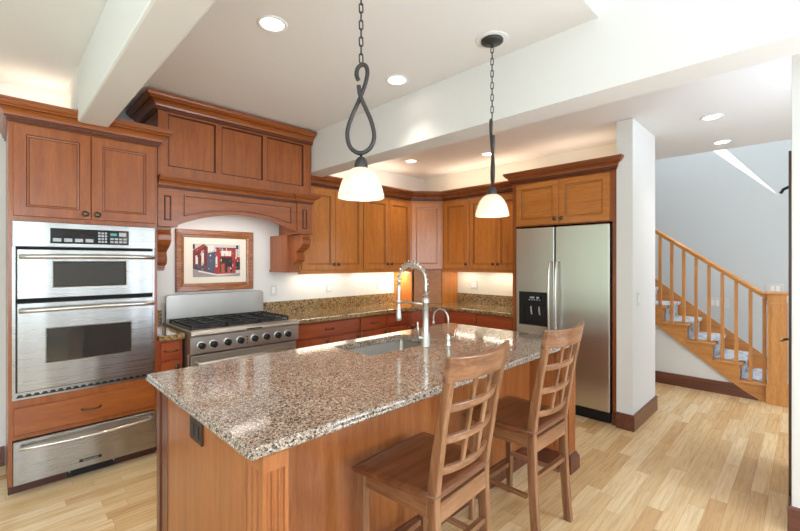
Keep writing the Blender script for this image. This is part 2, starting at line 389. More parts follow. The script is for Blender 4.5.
# ---- double wall oven
ov = thing('double_wall_oven', (.46, 3.68, .6), 'stainless steel double wall oven with microwave on top, built into the tall cabinet', 'oven')
mb = MB(); mb.box((.09, 3.40, .59), (.836, 3.9, 1.678)); mb.mi = 1; mb.box((.081, 3.392, .588), (.839, 3.3985, 1.680)); part('body', mb, [blackp, steel], ov)
part('door_gap', MB().box((.096, 3.3905, .632), (.827, 3.3918, 1.5245)), gap_m, ov)
for i in range(22): pass
mb = MB(); mb.T = frame(.081, 3.392, 1.525, 1, 0); mb.nest(.758, .155, [(0, 0), (0, .018), (.003, .02)]); cp = part('control_panel', mb, steel, ov)
mb = MB(); mb.T = frame(.255, 3.372, 1.548, 1, 0); mb.nest(.42, .097, [(0, 0), (0, .002), (.003, .003)]); mb.mi = 1
for i in range(4): mb.box((.012+i*.055, -.0045, .012), (.012+i*.055+.042, -.003, .034))
for r_ in range(4):
    for c_ in range(3): mb.box((.245+c_*.018, -.0045, .012+r_*.019), (.245+c_*.018+.013, -.003, .012+r_*.019+.013))
for r_ in range(2):
    for c_ in range(4): mb.box((.312+c_*.025, -.0045, .012+r_*.02), (.312+c_*.025+.019, -.003, .012+r_*.02+.013))
mb.mi = 2; mb.box((.312, -.0045, .06), (.35, -.003, .078)); mb.mi = 1; mb.box((.362, -.0045, .058), (.405, -.003, .085))
part('display', mb, [black, silver_key, cyan_disp], cp)
def oven_door(z0, z1, wx0, wx1, wz0, wz1, hz, bow=.0):
    mb = MB(); x0, x1 = .102, .820
    # steel face with a hole for the window
    y0, y1 = 3.391, 3.360
    mb.loops([[(x0, y0, z0), (x1, y0, z0), (x1, y0, z1), (x0, y0, z1)], [(x0, y1+.003, z0), (x1, y1+.003, z0), (x1, y1+.003, z1), (x0, y1+.003, z1)],
              [(x0+.003, y1, z0+.003), (x1-.003, y1, z0+.003), (x1-.003, y1, z1-.003), (x0+.003, y1, z1-.003)],
              [(wx0, y1, wz0), (wx1, y1, wz0), (wx1, y1, wz1), (wx0, y1, wz1)],
              [(wx0+.006, y1-.004, wz0+.006), (wx1-.006, y1-.004, wz0+.006), (wx1-.006, y1-.004, wz1-.006), (wx0+.006, y1-.004, wz1-.006)],
              [(wx0+.008, y1+.004, wz0+.008), (wx1-.008, y1+.004, wz0+.008), (wx1-.008, y1+.004, wz1-.008), (wx0+.008, y1+.004, wz1-.008)]], cap0=False)
    d = part('door', mb, steel, ov)
    m = MB(); m.box((wx0+.008, 3.3595, wz0+.008), (wx1-.008, 3.3635, wz1-.008)); part('window', m, glassb, d)
    m = MB(); n = 10
    pts = [(.115+.70*i/n, 3.318-.016*math.sin(PI*i/n), hz+.004*math.sin(PI*i/n)) for i in range(n+1)]
    m.tube([(.122, 3.36, hz)]+pts+[(.804, 3.36, hz)], .0145, 10); part('handle', m, chrome, d)
oven_door(1.205, 1.508, .262, .660, 1.268, 1.436, 1.462)
oven_door(.640, 1.178, .231, .690, .797, 1.018, 1.135)
mb = MB(); pt = [(.10, .600), (.83, .600)]
for i in range(19):
    x = .825-i*.0385; pt += [(x, .606), (x-.008, .618), (x-.024, .618), (x-.032, .606)]
mb.prism(pt+[(.10, .606)], 3.3905, 3.3918, 'y')
part('vent_trim', mb, blackp, ov)

wd = thing('warming_drawer', (.46, 3.68, .08), 'stainless warming drawer with long bowed handle below the double oven', 'drawer')
mb = MB(); mb.box((.09, 3.40, .076), (.836, 3.9, .338)); part('body', mb, blackp, wd)
mb = MB(); mb.T = frame(.084, 3.399, .076, 1, 0); mb.nest(.762, .264, [(0, 0), (0, .022), (.004, .026)]); f_ = part('front_panel', mb, steel, wd)
mb = MB(); n = 12
mb.tube([(.12, 3.373, .304)]+[(.115+.70*i/n, 3.335-.02*math.sin(PI*i/n), .304-.008*math.sin(PI*i/n)) for i in range(n+1)]+[(.812, 3.373, .304)], .010, 10); part('handle', mb, chrome, wd)
mb = MB(); mb.box((.40, 3.371, .115), (.52, 3.3729, .133)); bd = part('badge', mb, blackp, wd)
def text(name, s, size, T, m, parent, ext=.0006):
    cu = bpy.data.curves.new(name, 'FONT'); cu.body = s; cu.size = size; cu.extrude = ext; cu.align_x = 'CENTER'; cu.align_y = 'CENTER'
    o = bpy.data.objects.new(name, cu); C.objects.link(o)
    me = o.data; dg = bpy.context.evaluated_depsgraph_get(); me = bpy.data.meshes.new_from_object(o.evaluated_get(dg)); bpy.data.objects.remove(o)
    o = bpy.data.objects.new(name, me); me.materials.clear(); me.materials.append(m); C.objects.link(o)
    L = Matrix.Translation(-Vector(ORG[parent.name])); me.transform(L @ T); o.parent = parent; ORG[o.name] = ORG[parent.name]; return o
RX = Matrix.Rotation(PI/2, 4, 'X')
text('badge_lettering', 'KitchenAid', .018, Matrix.Translation((.46, 3.3705, .124)) @ RX, silver_key, bd)

# ---- range hood
rh = thing('range_hood', (1.45, 3.7, 1.7), 'large cherry wood range hood with arched mantle and carved corbels', 'range hood')
mb = MB(); mb.box((.868, 3.429, 2.06), (2.19, 3.995, 2.62)); part('upper_box', mb, cherry, rh)
# three recessed panels on the face as separate applied frames
mb = MB(); mb.T = frame(.868, 3.429, 2.06, 1, 0)
def fieldframe(mb, W_, H_, holes, t=.014, mi_bead=1):
    """flat frame over W_ x H_ with rectangular openings side by side"""
    xs = [0]+[q for h_ in holes for q in (h_[0], h_[1])]+[W_]; z0, z1 = holes[0][2], holes[0][3]
    mb.box((0, -t, 0), (W_, 0, z0)); mb.box((0, -t, z1), (W_, 0, H_))
    for i in range(0, len(xs), 2): mb.box((xs[i], -t, z0), (xs[i+1], 0, z1))
    for (a, b, c, d) in holes:
        mb.mi = mi_bead
        mb.loops([[(a+i, -q, c+i), (b-i, -q, c+i), (b-i, -q, d-i), (a+i, -q, d-i)] for i, q in ((0, t-.001), (.004, .006), (.008, .006), (.010, .0008))], cap0=False, cap1=False)
        mb.mi = 0
fieldframe(mb, 1.322, .53, [(.067, .419, .095, .49), (.466, .826, .095, .49), (.867, 1.237, .095, .49)])
part('panel_frame', mb, [cherry, glaze_shade], rh)
part('crown_moulding', MB().sweep(CROWN(2.56, 2.676, .09), [(.868, 3.99), (.868, 3.415), (2.2, 3.415)], gl=GL), [cherry_x, glaze_shade], rh)
# mantle with arched underside
MX0, MX1, MY = .868, 2.200, 3.43
mb = MB(); N = 20; t0, t1 = 0, 0
xa, xb = 1.0, 2.04
def arch(x, z0, rise, a=xa, b=xb):
    if x <= a or x >= b: return z0
    q = (x-(a+b)/2)/((b-a)/2); return z0+rise*(1-q*q)
xs = [MX0, xa]+[xa+(xb-xa)*i/N for i in range(1, N)]+[xb, MX1]
for i in range(len(xs)-1):
    a, b = xs[i], xs[i+1]; za, zb = arch(a, 1.712, .118), arch(b, 1.712, .118)
    q = [mb.V(p) for p in ((a, MY, za), (b, MY, zb), (b, MY, 2.0), (a, MY, 2.0), (a, 3.47, za), (b, 3.47, zb), (b, 3.47, 2.0), (a, 3.47, 2.0))]
    for f_ in ((0, 1, 2, 3), (7, 6, 5, 4), (0, 4, 5, 1), (3, 2, 6, 7)): mb.F([q[k_] for k_ in f_])
mb.box((MX0, 3.47, 1.712), (.90, 3.99, 2.0)); mb.box((2.16, 3.47, 1.712), (MX1, 3.99, 2.0)); mb.box((.90, 3.47, 1.90), (2.16, 3.99, 1.95))
mb.box((.868, 3.405, 1.698), (1.0, 3.66, 1.712)); mb.box((xb, 3.405, 1.698), (2.203, 3.64, 1.712))
part('mantle', mb, cherry_x, rh)
# arched raised panel moulding, drawn as one closed strip
def arch_ring(x0, x1, zt, zb0, rise, N=22):
    pts = [(x0+(x1-x0)*i/N, zb0+rise*(1-((i/N-.5)*2)**2)) for i in range(N+1)]
    return pts+[(x1, zt), (x0, zt)]
mb = MB()
for k_, (i0, d0, i1, d1) in enumerate([(0, .0, .003, .007), (.003, .007, .012, .007), (.012, .007, .015, .0)]):
    mb.mi = 1 if k_ != 1 else 0
    A = arch_ring(1.05+i0, 1.99-i0, 1.955-i0, 1.785+i0, .075); B = arch_ring(1.05+i1, 1.99-i1, 1.955-i1, 1.785+i1, .075)
    mb.loops([[(x, MY-d0-.0005, z) for x, z in A], [(x, MY-d1-.0005, z) for x, z in B]], cap0=False, cap1=False)
for bx0 in (.909, 2.095):
    mb.mi = 0; mb.box(((MX0, MX0+.132)[0] if bx0 < 1 else xb, MY-.014, 1.713), (1.0 if bx0 < 1 else MX1, MY-.0002, 1.985))
    mb.T = frame(bx0, MY-.014, 1.745, 1, 0); mb.mi = 1; mb.loops([[(i, -d-.0005, i), (.05-i, -d-.0005, i), (.05-i, -d-.0005, .19-i), (i, -d-.0005, .19-i)] for i, d in ((0, 0), (.003, .007), (.009, .007), (.012, 0))], cap0=False, cap1=False); mb.T = Matrix.Identity(4)
# end post edges
part('mantle_panel', mb, [cherry_x, glaze_shade], rh)
part('mantle_moulding', MB().sweep(CROWN(1.985, 2.078, .068), [(MX0, MY-.014), (1.0, MY-.014), (1.0, MY), (xb, MY), (xb, MY-.014), (MX1, MY-.014), (MX1, 3.64)], gl=GL), [cherry_x, glaze_shade], rh)
part('side_panel', MB().box((2.06, 3.645, 1.345), (2.20, 3.99, 1.697)), cherry, rh)
part('side_panel', MB().box((.868, 3.68, 1.36), (.975, 3.99, 1.697)), cherry, rh)
part('ledge', MB().box((2.05, 3.62, 1.327), (2.20, 3.99, 1.345)), cherry, rh)
def corbel(x0, x1, yb, z1=1.69, d=.28, h=.33):
    pr = [(0, 0), (.25, .0), (.25, .05), (.30, .06), (.30, .10), (.42, .12), (.52, .18), (.55, .28), (.50, .36), (.48, .42), (.55, .47), (.72, .52), (.9, .60), (1.0, .70), (1.0, .82), (.93, .90), (.97, .93), (.97, 1.0), (0, 1.0)]
    return MB().prism([(yb-q[0]*d, z1-h+q[1]*h) for q in pr], x0, x1, 'x')
part('corbel', corbel(2.095, 2.19, 3.645, 1.696, .225, .30), cherry, rh, .003)
part('corbel', corbel(.872, .968, 3.68, 1.696, .235, .33), cherry, rh, .003)

# ---- framed picture above the range
pc = thing('framed_picture', (1.51, 3.99, 1.16), 'gold framed print of a red street corner building hanging above the range', 'picture')
gold = wood('gold_frame', (104, 54, 18), (150, 86, 34), (198, 136, 66), 'x', .3, .3, 4)
mb = MB(); mb.T = frame(1.151, 3.998, 1.159, 1, 0); L = [(0, .0), (0, .02), (.006, .026), (.044, .024), (.050, .018), (.068, .016), (.074, .006)]
mb.nest(.72, .57, L, cap=False); part('frame', mb, gold, pc)
matb = mat('picture_mat', (234, 226, 210), .8)
mb = MB(); mb.box((1.151+.072, 3.990, 1.159+.072), (1.151+.648, 3.996, 1.159+.498)); part('mat_board', mb, matb, pc)
PX, PZ, PW, PH = 1.298, 1.290, .44, .310
cols = [(206, 198, 192), (166, 58, 52), (118, 48, 48), (86, 88, 106), (226, 218, 208), (160, 148, 142), (56, 44, 46), (176, 92, 66)]
pm = [mat('print_%d' % i, c, .7) for i, c in enumerate(cols)]
mb = MB(); mb.T = frame(PX, 3.990, PZ, 1, 0)
def pr(mi_, pts, dd):
    mb.mi = mi_; mb.loops([[(x*PW, -.0003*dd, z*PH) for x, z in pts], [(x*PW, -.0003*dd-.0002, z*PH) for x, z in pts]])
pr(0, [(0, 0), (1, 0), (1, 1), (0, 1)], 0)
pr(5, [(0, 0), (1, 0), (1, .1), (.5, .06), (.0, .28)], 1)
pr(2, [(0, .26), (.3, .12), (.3, .9), (.22, 1), (0, .8)], 1)
pr(1, [(.04, .8), (.24, .98), (.24, .92), (.04, .72)], 2)
pr(4, [(.17, .35), (.22, .32), (.22, .82), (.17, .78)], 2); pr(4, [(.05, .4), (.1, .38), (.1, .66), (.05, .64)], 2)
pr(3, [(.28, .12), (.5, .06), (.5, .78), (.28, .72)], 2); pr(3, [(.03, .3), (.26, .18), (.26, .3), (.03, .4)], 2)
pr(1, [(.44, .08), (.9, .1), (.9, .86), (.48, .86)], 3); pr(2, [(.46, .86), (.92, .86), (.92, .9), (.46, .9)], 4)
pr(4, [(.58, .64), (.8, .64), (.8, .8), (.58, .8)], 4); pr(6, [(.56, .14), (.82, .14), (.82, .6), (.56, .6)], 4)
pr(7, [(.58, .12), (.66, .12), (.66, .4), (.58, .4)], 5); pr(7, [(.72, .12), (.78, .12), (.78, .3), (.72, .3)], 5)
pr(4, [(.46, .3), (.5, .3), (.5, .6), (.46, .6)], 5); pr(4, [(.1, .16), (.5, .03), (.95, .06), (.5, .075), (.12, .2)], 5)
pr(6, [(.9, .2), (1, .2), (1, .5), (.9, .5)], 4); pr(1, [(.9, .5), (1, .45), (1, .6), (.92, .62)], 5); pr(4, [(.3, .76), (.42, .8), (.42, .97), (.3, .95)], 3)
pr(6, [(.0, .84), (.04, .84), (.04, .98), (0, .98)], 4); pr(6, [(.91, .86), (.96, .86), (.96, .98), (.91, .98)], 4)
rr_ = random.Random(3)
for i in range(70):
    x = rr_.uniform(.03, .95); z = rr_.uniform(.18, .86); w_ = rr_.uniform(.008, .028); h_ = rr_.uniform(.02, .09)
    pr(rr_.choice((1, 2, 3, 4, 6, 6, 5, 4)), [(x, z), (x+w_, z+.01), (x+w_, z+h_), (x, z+h_)], 7)
part('print', mb, pm, pc)

# ---- range
rg = thing('kitchen_range', (1.5, 3.65, 0), 'stainless gas range with black grates and eight black knobs', 'stove')
mb = MB(); mb.box((1.05, 3.34, .10), (1.955, 3.975, .87)); mb.box((1.05, 3.33, .87), (1.955, 3.975, .900)); part('body', mb, range_steel, rg)
mb = MB(); mb.box((1.07, 3.40, 0), (1.935, 3.9, .10)); part('toe_kick', mb, blackp, rg)
mb = MB(); P_ = [(3.34, .728), (3.275, .728), (3.262, .735), (3.262, .862), (3.25, .868), (3.243, .88), (3.25, .897), (3.27, .905), (3.34, .905)]
mb.prism(P_, 1.045, 1.96, 'x'); cp = part('control_panel', mb, range_steel, rg, .002)
mb = MB(); mb.box((1.056, 3.285, .13), (1.949, 3.339, .715)); dd = part('oven_door', mb, range_steel, rg, .004)
mb = MB(); mb.tube([(1.1, 3.285, .66), (1.1, 3.24, .66), (1.9, 3.24, .66), (1.9, 3.285, .66)], .012, 10); part('handle', mb, chrome, dd)
mb = MB(); mb.box((1.25, 3.282, .28), (1.75, 3.2845, .56)); part('window', mb, glassb, dd)
for kx in (1.122, 1.21, 1.318, 1.422, 1.541, 1.646, 1.751, 1.846):
    m = MB(); m.T = Matrix.Translation((kx, 3.262, .795)) @ Matrix.Rotation(PI/2, 4, 'X')
    m.mi = 1; m.lathe([(.033, 0), (.033, .006), (.028, .008)], n=20, cap1=True); m.mi = 0
    m.lathe([(.026, .007), (.026, .03), (.022, .034)], n=20, cap1=True); m.box((-.006, -.024, .033), (.006, .024, .042))
    part('knob', m, [blackp, chrome], rg, loc=None)
mb = MB()
for z in (.765, .79, .815): mb.box((1.476, 3.2605, z-.005), (1.487, 3.2618, z+.005))
part('indicator', mb, blackp, rg)
mb = MB(); mb.box((1.47, 3.2415, .876), (1.60, 3.2435, .886)); part('badge', mb, blackp, rg)
mb = MB(); mb.box((1.075, 3.37, .9003), (1.93, 3.90, .903)); part('cooktop', mb, castiron, rg)
for gx in range(3):
    x0, x1 = 1.08+gx*.283, 1.08+gx*.283+.278; m = MB(); y0, y1 = 3.375, 3.895; z0, z1 = .922, .936
    for x in (x0, x1-.012, (x0+x1)/2-.006): m.box((x, y0, z0), (x+.012, y1, z1))
    for y in (y0, (y0+y1)/2-.006, y1-.012, y0+.125, y1-.137): m.box((x0, y, z0+.001), (x1, y+.012, z1-.001))
    for x in (x0, x1-.012):
        for y in (y0, y1-.012): m.box((x, y, .903), (x+.012, y+.012, z0))
    part('grate', m, castiron, rg)
    for y in (3.505, 3.765):
        m = MB(); m.lathe([(.06, .9032), (.06, .912), (.04, .913), (.04, .919), (.02, .921)], ((x0+x1)/2, y, 0), 18, cap1=True); part('burner', m, castiron, rg)
mb = MB(); mb.prism([(1.06, .90), (1.95, .90), (1.95, 1.125), (1.925, 1.14), (1.085, 1.14), (1.06, 1.125)], 3.92, 3.965, 'y'); part('backguard', mb, range_steel, rg, .003)

# ---- base cabinets along the back and right walls
def base_run(name, lab, x0, x1, drawers, doors):
    t = thing(name, ((x0+x1)/2, 3.7, 0), lab, 'cabinet')
    mb = MB(); mb.box((x0, 3.42, .10), (x1, 3.99, .842)); part('carcass', mb, redch, t)
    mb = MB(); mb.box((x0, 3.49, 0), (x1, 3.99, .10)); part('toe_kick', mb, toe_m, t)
    for a, b in drawers: drawer(t, frame(a, 3.42, .69, 1, 0), b-a, .138, redch_x)
    for a, b in doors: door(t, frame(a, 3.42, .115, 1, 0), b-a, .56, redch, ((b-a)-.03, .52))
    return t
base_run('base_cabinet', 'narrow red cherry base cabinet between the oven tower and the range', .864, 1.036, [(.885, 1.018)], [(.885, 1.018)])
base_run('base_cabinet', 'wide red cherry base cabinet directly right of the range', 1.975, 2.795, [(2.0, 2.785)], [(2.0, 2.39), (2.395, 2.785)])
base_run('base_cabinet', 'red cherry base cabinet with two small drawers beside the corner', 2.797, 3.575, [(2.805, 3.185), (3.195, 3.565)], [(2.805, 3.185), (3.195, 3.565)])
bc = thing('corner_base_cabinet', (4.1, 3.6, 0), 'diagonal red cherry corner base cabinet below the tambour garage', 'cabinet')
poly = [(3.577, 3.42), (3.90, 3.12), (4.50, 3.12), (4.50, 3.99), (3.577, 3.99)]
part('carcass', MB().prism(poly, .10, .842), redch, bc)
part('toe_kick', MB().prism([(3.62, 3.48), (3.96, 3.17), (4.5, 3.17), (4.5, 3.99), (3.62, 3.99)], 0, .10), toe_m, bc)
dl = math.hypot(.323, .30); drawer(bc, frame(3.577+.323*.05, 3.42-.3*.05, .69, .323, -.30), dl*.9, .138, redch_x, False)
door(bc, frame(3.577+.323*.05, 3.42-.3*.05, .115, .323, -.30), dl*.9, .56, redch, (.03, .52))
def base_b(lab, y1, y0, drawers):
    t = thing('base_cabinet', (4.2, (y0+y1)/2, 0), lab, 'cabinet')
    part('carcass', MB().box((3.90, y0, .10), (4.50, y1, .842)), redch, t); part('toe_kick', MB().box((3.97, y0, 0), (4.50, y1, .10)), toe_m, t)
    for a, b in drawers:
        drawer(t, frame(3.90, a, .69, 0, -1), a-b, .138, redch_y, False); door(t, frame(3.90, a, .115, 0, -1), a-b, .56, redch, (.03, .52))
base_b('red cherry base cabinet on the right wall next to the corner', 3.118, 2.655, [(3.07, 2.665)])
base_b('red cherry base cabinet on the right wall next to the refrigerator', 2.653, 2.19, [(2.645, 2.20)])

# ---- perimeter countertops
ct = part('countertop', MB().prism([(.864, 3.36), (1.040, 3.36), (1.040, 3.995), (.864, 3.995)], .845, .885), granite_lit, None, .006, 3, (.95, 3.7, .845))
tag(ct, 'short granite countertop between the oven tower and the range', 'countertop')
part('backsplash', MB().box((.864, 3.975, .8855), (1.040, 3.995, 1.01)), granite_lit, ct)
ct = part('countertop', MB().prism([(1.965, 3.36), (3.56, 3.36), (3.875, 3.085), (3.875, 2.19), (4.505, 2.19), (4.505, 3.995), (1.965, 3.995)], .845, .885), granite_lit, None, .008, 3, (3.9, 3.7, .845))
tag(ct, 'long golden lit granite countertop turning the back corner', 'countertop')
part('backsplash', MB().box((1.965, 3.975, .8855), (3.895, 3.995, 1.01)), granite_lit, ct)
part('backsplash', MB().box((4.485, 2.19, .8855), (4.505, 3.37, 1.01)), granite_lit, ct)

# ---- upper cabinets
UZ0, UZ1 = 1.335, 2.21
def upper(lab, x0, x1, doors):
    t = thing('upper_cabinet', ((x0+x1)/2, 3.84, UZ0), lab, 'cabinet')
    part('carcass', MB().box((x0, 3.67, UZ0), (x1, 3.99, 2.25)), warmlit, t)
    part('light_rail', MB().box((x0, 3.66, 1.305), (x1, 3.68, UZ0-.0005)), warmlit_x, t)
    for i, (a, b) in enumerate(doors): door(t, frame(a, 3.67, UZ0+.01, 1, 0), b-a, UZ1-UZ0-.02, warmlit, ((b-a)-.03 if i % 2 == 0 else .03, .06))
upper('amber cherry upper cabinet beside the range hood, two doors', 2.205, 3.05, [(2.235, 2.65), (2.655, 3.04)])
upper('amber cherry upper cabinet left of the corner, two doors', 3.052, 3.855, [(3.06, 3.455), (3.46, 3.845)])
uc = thing('corner_upper_cabinet', (4.2, 3.7, UZ0), 'diagonal corner upper cabinet with a single pale sheened door', 'cabinet')
poly = [(3.857, 3.67), (4.18, 3.385), (4.505, 3.385), (4.505, 3.99), (3.857, 3.99)]
part('carcass', MB().prism(poly, UZ0, 2.25), warmlit, uc)
dl = math.hypot(.323, .285); door(uc, frame(3.857+.323*.04, 3.67-.285*.04, UZ0+.01, .323, -.285), dl*.92, UZ1-UZ0-.02, warmlit, None)
ag = thing('appliance_garage', (4.2, 3.7, .886), 'corner appliance garage with closed brown tambour door on the countertop', 'cabinet')
mb = MB(); mb.T = frame(3.895, 3.637, .887, .29, -.256); W_ = math.hypot(.27, .238); 
for i in range(13): mb.box((0, -.004, .003+i*.0335), (W_, .006, .003+i*.0335+.028))
mb.box((0, .006, 0), (W_, .012, .444)); td = part('tambour_door', mb, wood('tambour_brown', (176, 118, 76), (192, 134, 90), (206, 150, 106), 'x', .5, 0), ag)
part('side_panel', MB().box((3.875, 3.66, .887), (3.893, 3.99, 1.334)), warmlit, ag)
part('side_panel', MB().box((4.17, 3.385, .887), (4.50, 3.403, 1.334)), warmlit, ag)
def upper_b(lab, y1, y0, doors):
    t = thing('upper_cabinet', (4.35, (y0+y1)/2, UZ0), lab, 'cabinet')
    part('carcass', MB().box((4.18, y0, UZ0), (4.505, y1, 2.25)), warmlit, t)
    part('light_rail', MB().box((4.17, y0, 1.305), (4.19, y1, UZ0-.0005)), warmlit_y, t)
    for i, (a, b) in enumerate(doors): door(t, frame(4.18, a, UZ0+.01, 0, -1), a-b, UZ1-UZ0-.02, warmlit, ((a-b)-.03 if i == 0 else .03, .06))
upper_b('single door amber cherry upper cabinet right of the corner', 3.383, 2.96, [(3.345, 2.965)])
upper_b('two door amber cherry upper cabinet beside the refrigerator surround', 2.958, 2.19, [(2.95, 2.575), (2.57, 2.20)])
cm = part('crown_moulding', MB().sweep(CROWN(2.225, 2.34, .085), [(2.212, 3.648), (3.845, 3.648), (4.158, 3.372), (4.158, 2.19)], gl=GL), [crown_wood, glaze_shade], None, 0, 2, (3.2, 3.65, 2.225))
tag(cm, 'cherry crown moulding running along the tops of the amber upper cabinets', 'moulding')

# ---- refrigerator surround and refrigerator
fs = thing('refrigerator_cabinet', (4.2, 1.66, 0), 'cherry cabinet surround with two doors above the refrigerator', 'cabinet')
mb = MB(); mb.box((3.86, 1.173, 0), (4.505, 1.210, 2.25)); mb.box((3.86, 2.146, 0), (4.505, 2.186, 2.25)); mb.box((3.86, 1.210, 1.79), (4.505, 2.146, 2.25)); part('carcass', mb, cherry, fs)
door(fs, frame(3.86, 2.135, 1.80, 0, -1), .447, .425, warmlit_y, (.415, .05)); door(fs, frame(3.86, 1.684, 1.80, 0, -1), .455, .425, warmlit_y, (.03, .05))
part('crown_moulding', MB().sweep(CROWN(2.235, 2.345, .060), [(4.06, 2.186), (3.82, 2.186), (3.82, 1.168), (3.8212, 1.168)], gl=GL), [crown_wood_y, glaze_shade], fs)
part('plinth', MB().box((3.845, 1.171, 0), (3.8595, 1.214, .10)), base_my, fs)
fr = thing('refrigerator', (4.15, 1.68, 0), 'stainless side by side refrigerator with black ice dispenser', 'refrigerator')
part('body', MB().box((3.90, 1.222, .03), (4.49, 2.134, 1.775)), blackp, fr)
dL = part('door', MB().box((3.835, 1.728, .10), (3.898, 2.132, 1.772)), steel_y, fr, .008, 3)
dR = part('door', MB().box((3.835, 1.226, .10), (3.898, 1.716, 1.772)), steel_y, fr, .008, 3)
for d_, y in ((dL, 1.757), (dR, 1.688)):
    n = 12; m = MB(); m.tube([(3.835, y, .60)]+[(3.79-.022*math.sin(PI*i/n), y, .60+.84*i/n) for i in range(n+1)]+[(3.835, y, 1.44)], .011, 10)
    part('handle', m, chrome, d_)
mb = MB(); mb.T = frame(3.8345, 2.095, .795, 0, -1)
mb.loops([[(i, -d, i), (.315-i, -d, i), (.315-i, -d, .335-i), (i, -d, .335-i)] for i, d in ((0, 0), (0, .006), (.004, .009))], cap0=False, cap1=False)
a_ = lambda x0, x1, z0, z1, d: [(x0, -d, z0), (x1, -d, z0), (x1, -d, z1), (x0, -d, z1)]
mb.loops([a_(.004, .311, .004, .331, .009), a_(.06, .285, .03, .21, .009), a_(.065, .28, .035, .205, -.0)], cap0=False, cap1=True)
mb.mi = 1; mb.box((.10, -.0115, .245), (.25, -.0092, .295)); mb.mi = 2
for i in range(5): mb.box((.11+i*.027, -.0125, .252), (.125+i*.027, -.0116, .262))
mb.box((.12, -.0125, .272), (.17, -.0116, .288)); mb.box((.19, -.0125, .272), (.22, -.0116, .288))
dp = part('ice_dispenser', mb, [blackp, black, silver_key], dL)
for x in (.13, .215):
    m = MB(); m.T = frame(3.8345, 2.095, .795, 0, -1); m.tube([(x, -.004, .19), (x+.005, -.014, .16), (x+.015, -.016, .11)], .008, 8); part('lever', m, silver_key, dL)
mb = MB(); mb.box((3.85, 1.226, .005), (3.90, 2.132, .092))
for i in range(6): mb.box((3.846, 1.24, .015+i*.012), (3.85, 2.12, .021+i*.012))
part('kick_grille', mb, blackp, fr)

# ---- island
isl = thing('kitchen_island', (1.7, 1.8, 0), 'cherry kitchen island base with fluted corner posts in the foreground', 'island')
IX0, IX1, IY0, IYp, IY1 = .565, 2.865, 1.14, 1.43, 2.225
ish = wood('island_cherry', (146, 82, 40), (166, 98, 50), (182, 114, 62), 'z'); ish_x = wood('island_cherry_x', (146, 82, 40), (166, 98, 50), (182, 114, 62), 'x')
mb = MB()   # hollow body so that the sink bowl sits free
mb.box((IX0+.02, IYp, 0), (IX1-.02, IYp+.03, .848)); mb.box((IX0+.02, IY1-.03, 0), (IX1-.02, IY1, .848)); mb.box((IX0+.02, IYp+.03, 0), (IX0+.05, IY1-.03, .848)); mb.box((IX1-.05, IYp+.03, 0), (IX1-.02, IY1-.03, .848))
part('body', mb, ish, isl)
part('end_panel', MB().box((IX0+.004, IY0+.15, .0), (IX0+.02, IY1-.15, .848)), ish, isl)
part('end_panel', MB().box((IX1-.02, IY0+.15, .0), (IX1-.004, IY1-.15, .848)), ish, isl)
def post(x0, x1, y0, y1, fx, fy, sx):
    """fluted post: fx = side of the fluted x face (-1/+1), flutes also on the -y face"""
    m = MB(); n = 3; r = .0095
    def outline():
        pts = []
        def edge(p, q, nrm, cnt):
            L_ = (Vector(q)-Vector(p)); ln = L_.length; u = L_.normalized(); st = ln/(cnt+1)
            pts.append(tuple(p))
            for i in range(cnt):
                c = Vector(p)+u*(st*(i+1))
                for k_ in range(5):
                    a = PI*k_/4; pts.append(tuple(c-u*r*math.cos(a)+Vector(nrm)*-r*math.sin(a)*1.1))
        return pts, edge
    pts, edge = outline()
    edge((x0, y0), (x1, y0), (0, -1), 3); edge((x1, y0), (x1, y1), (1, 0), 3 if fx > 0 or sx else 0)
    edge((x1, y1), (x0, y1), (0, 1), 0); edge((x0, y1), (x0, y0), (-1, 0), 3 if fx < 0 or sx else 0)
    m.prism(pts, .13, .80); m.box((x0, y0, 0), (x1, y1, .13)); m.box((x0, y0, .80), (x1, y1, .849))
    return m
part('fluted_post', post(IX0, IX0+.085, IY0, IY0+.15, -1, 0, 0), ish, isl)
part('fluted_post', post(IX1-.10, IX1, IY0, IY0+.15, -1, 0, 1), ish, isl)
dk = wood('island_dark', (84, 42, 26), (104, 54, 34), (122, 68, 44), 'z')
part('corner_post', MB().box((IX0, IY1-.15, 0), (IX0+.03, IY1-.06, .849)).box((IX0-.006, IY1-.05, 0), (IX0+.03, IY1+.0, .849)), dk, isl, .003)
part('corner_post', MB().box((IX1-.03, IY1-.15, 0), (IX1, IY1, .849)), dk, isl, .003)
part('support_panel', MB().box((IX0+.085, IY0+.12, .0), (IX0+.10, IYp-.0005, .849)), ish, isl)
part('support_panel', MB().box((IX1-.10, IY0+.151, .0), (IX1-.085, IYp-.0005, .849)), ish, isl)
IB = [(.0, 0), (.022, 0), (.022, .085), (.012, .10), (.008, .115), (0, .118)]
mb = MB(); mb.sweep(IB, [(IX0, IY1), (IX0, IY0), (IX0+.085, IY0), (IX0+.085, IYp), (IX1-.10, IYp), (IX1-.10, IY0), (IX1, IY0), (IX1, IY1), (IX0, IY1)][:-1])
part('base_moulding', mb, dk, isl)
# outlet on the island end
io = thing('island_outlet', (.565, 1.69, .77), 'dark bronze outlet plate on the island end under the countertop', 'outlet')
part('plate', MB().box((.560, 1.63, .725), (.5688, 1.76, .815)), mat('bronze_plate', (70, 52, 42), .4, .4), io, .002)
mb = MB()
for y in (1.655, 1.705): mb.box((.5575, y, .745), (.5605, y+.035, .795))
part('socket', mb, blackp, io)

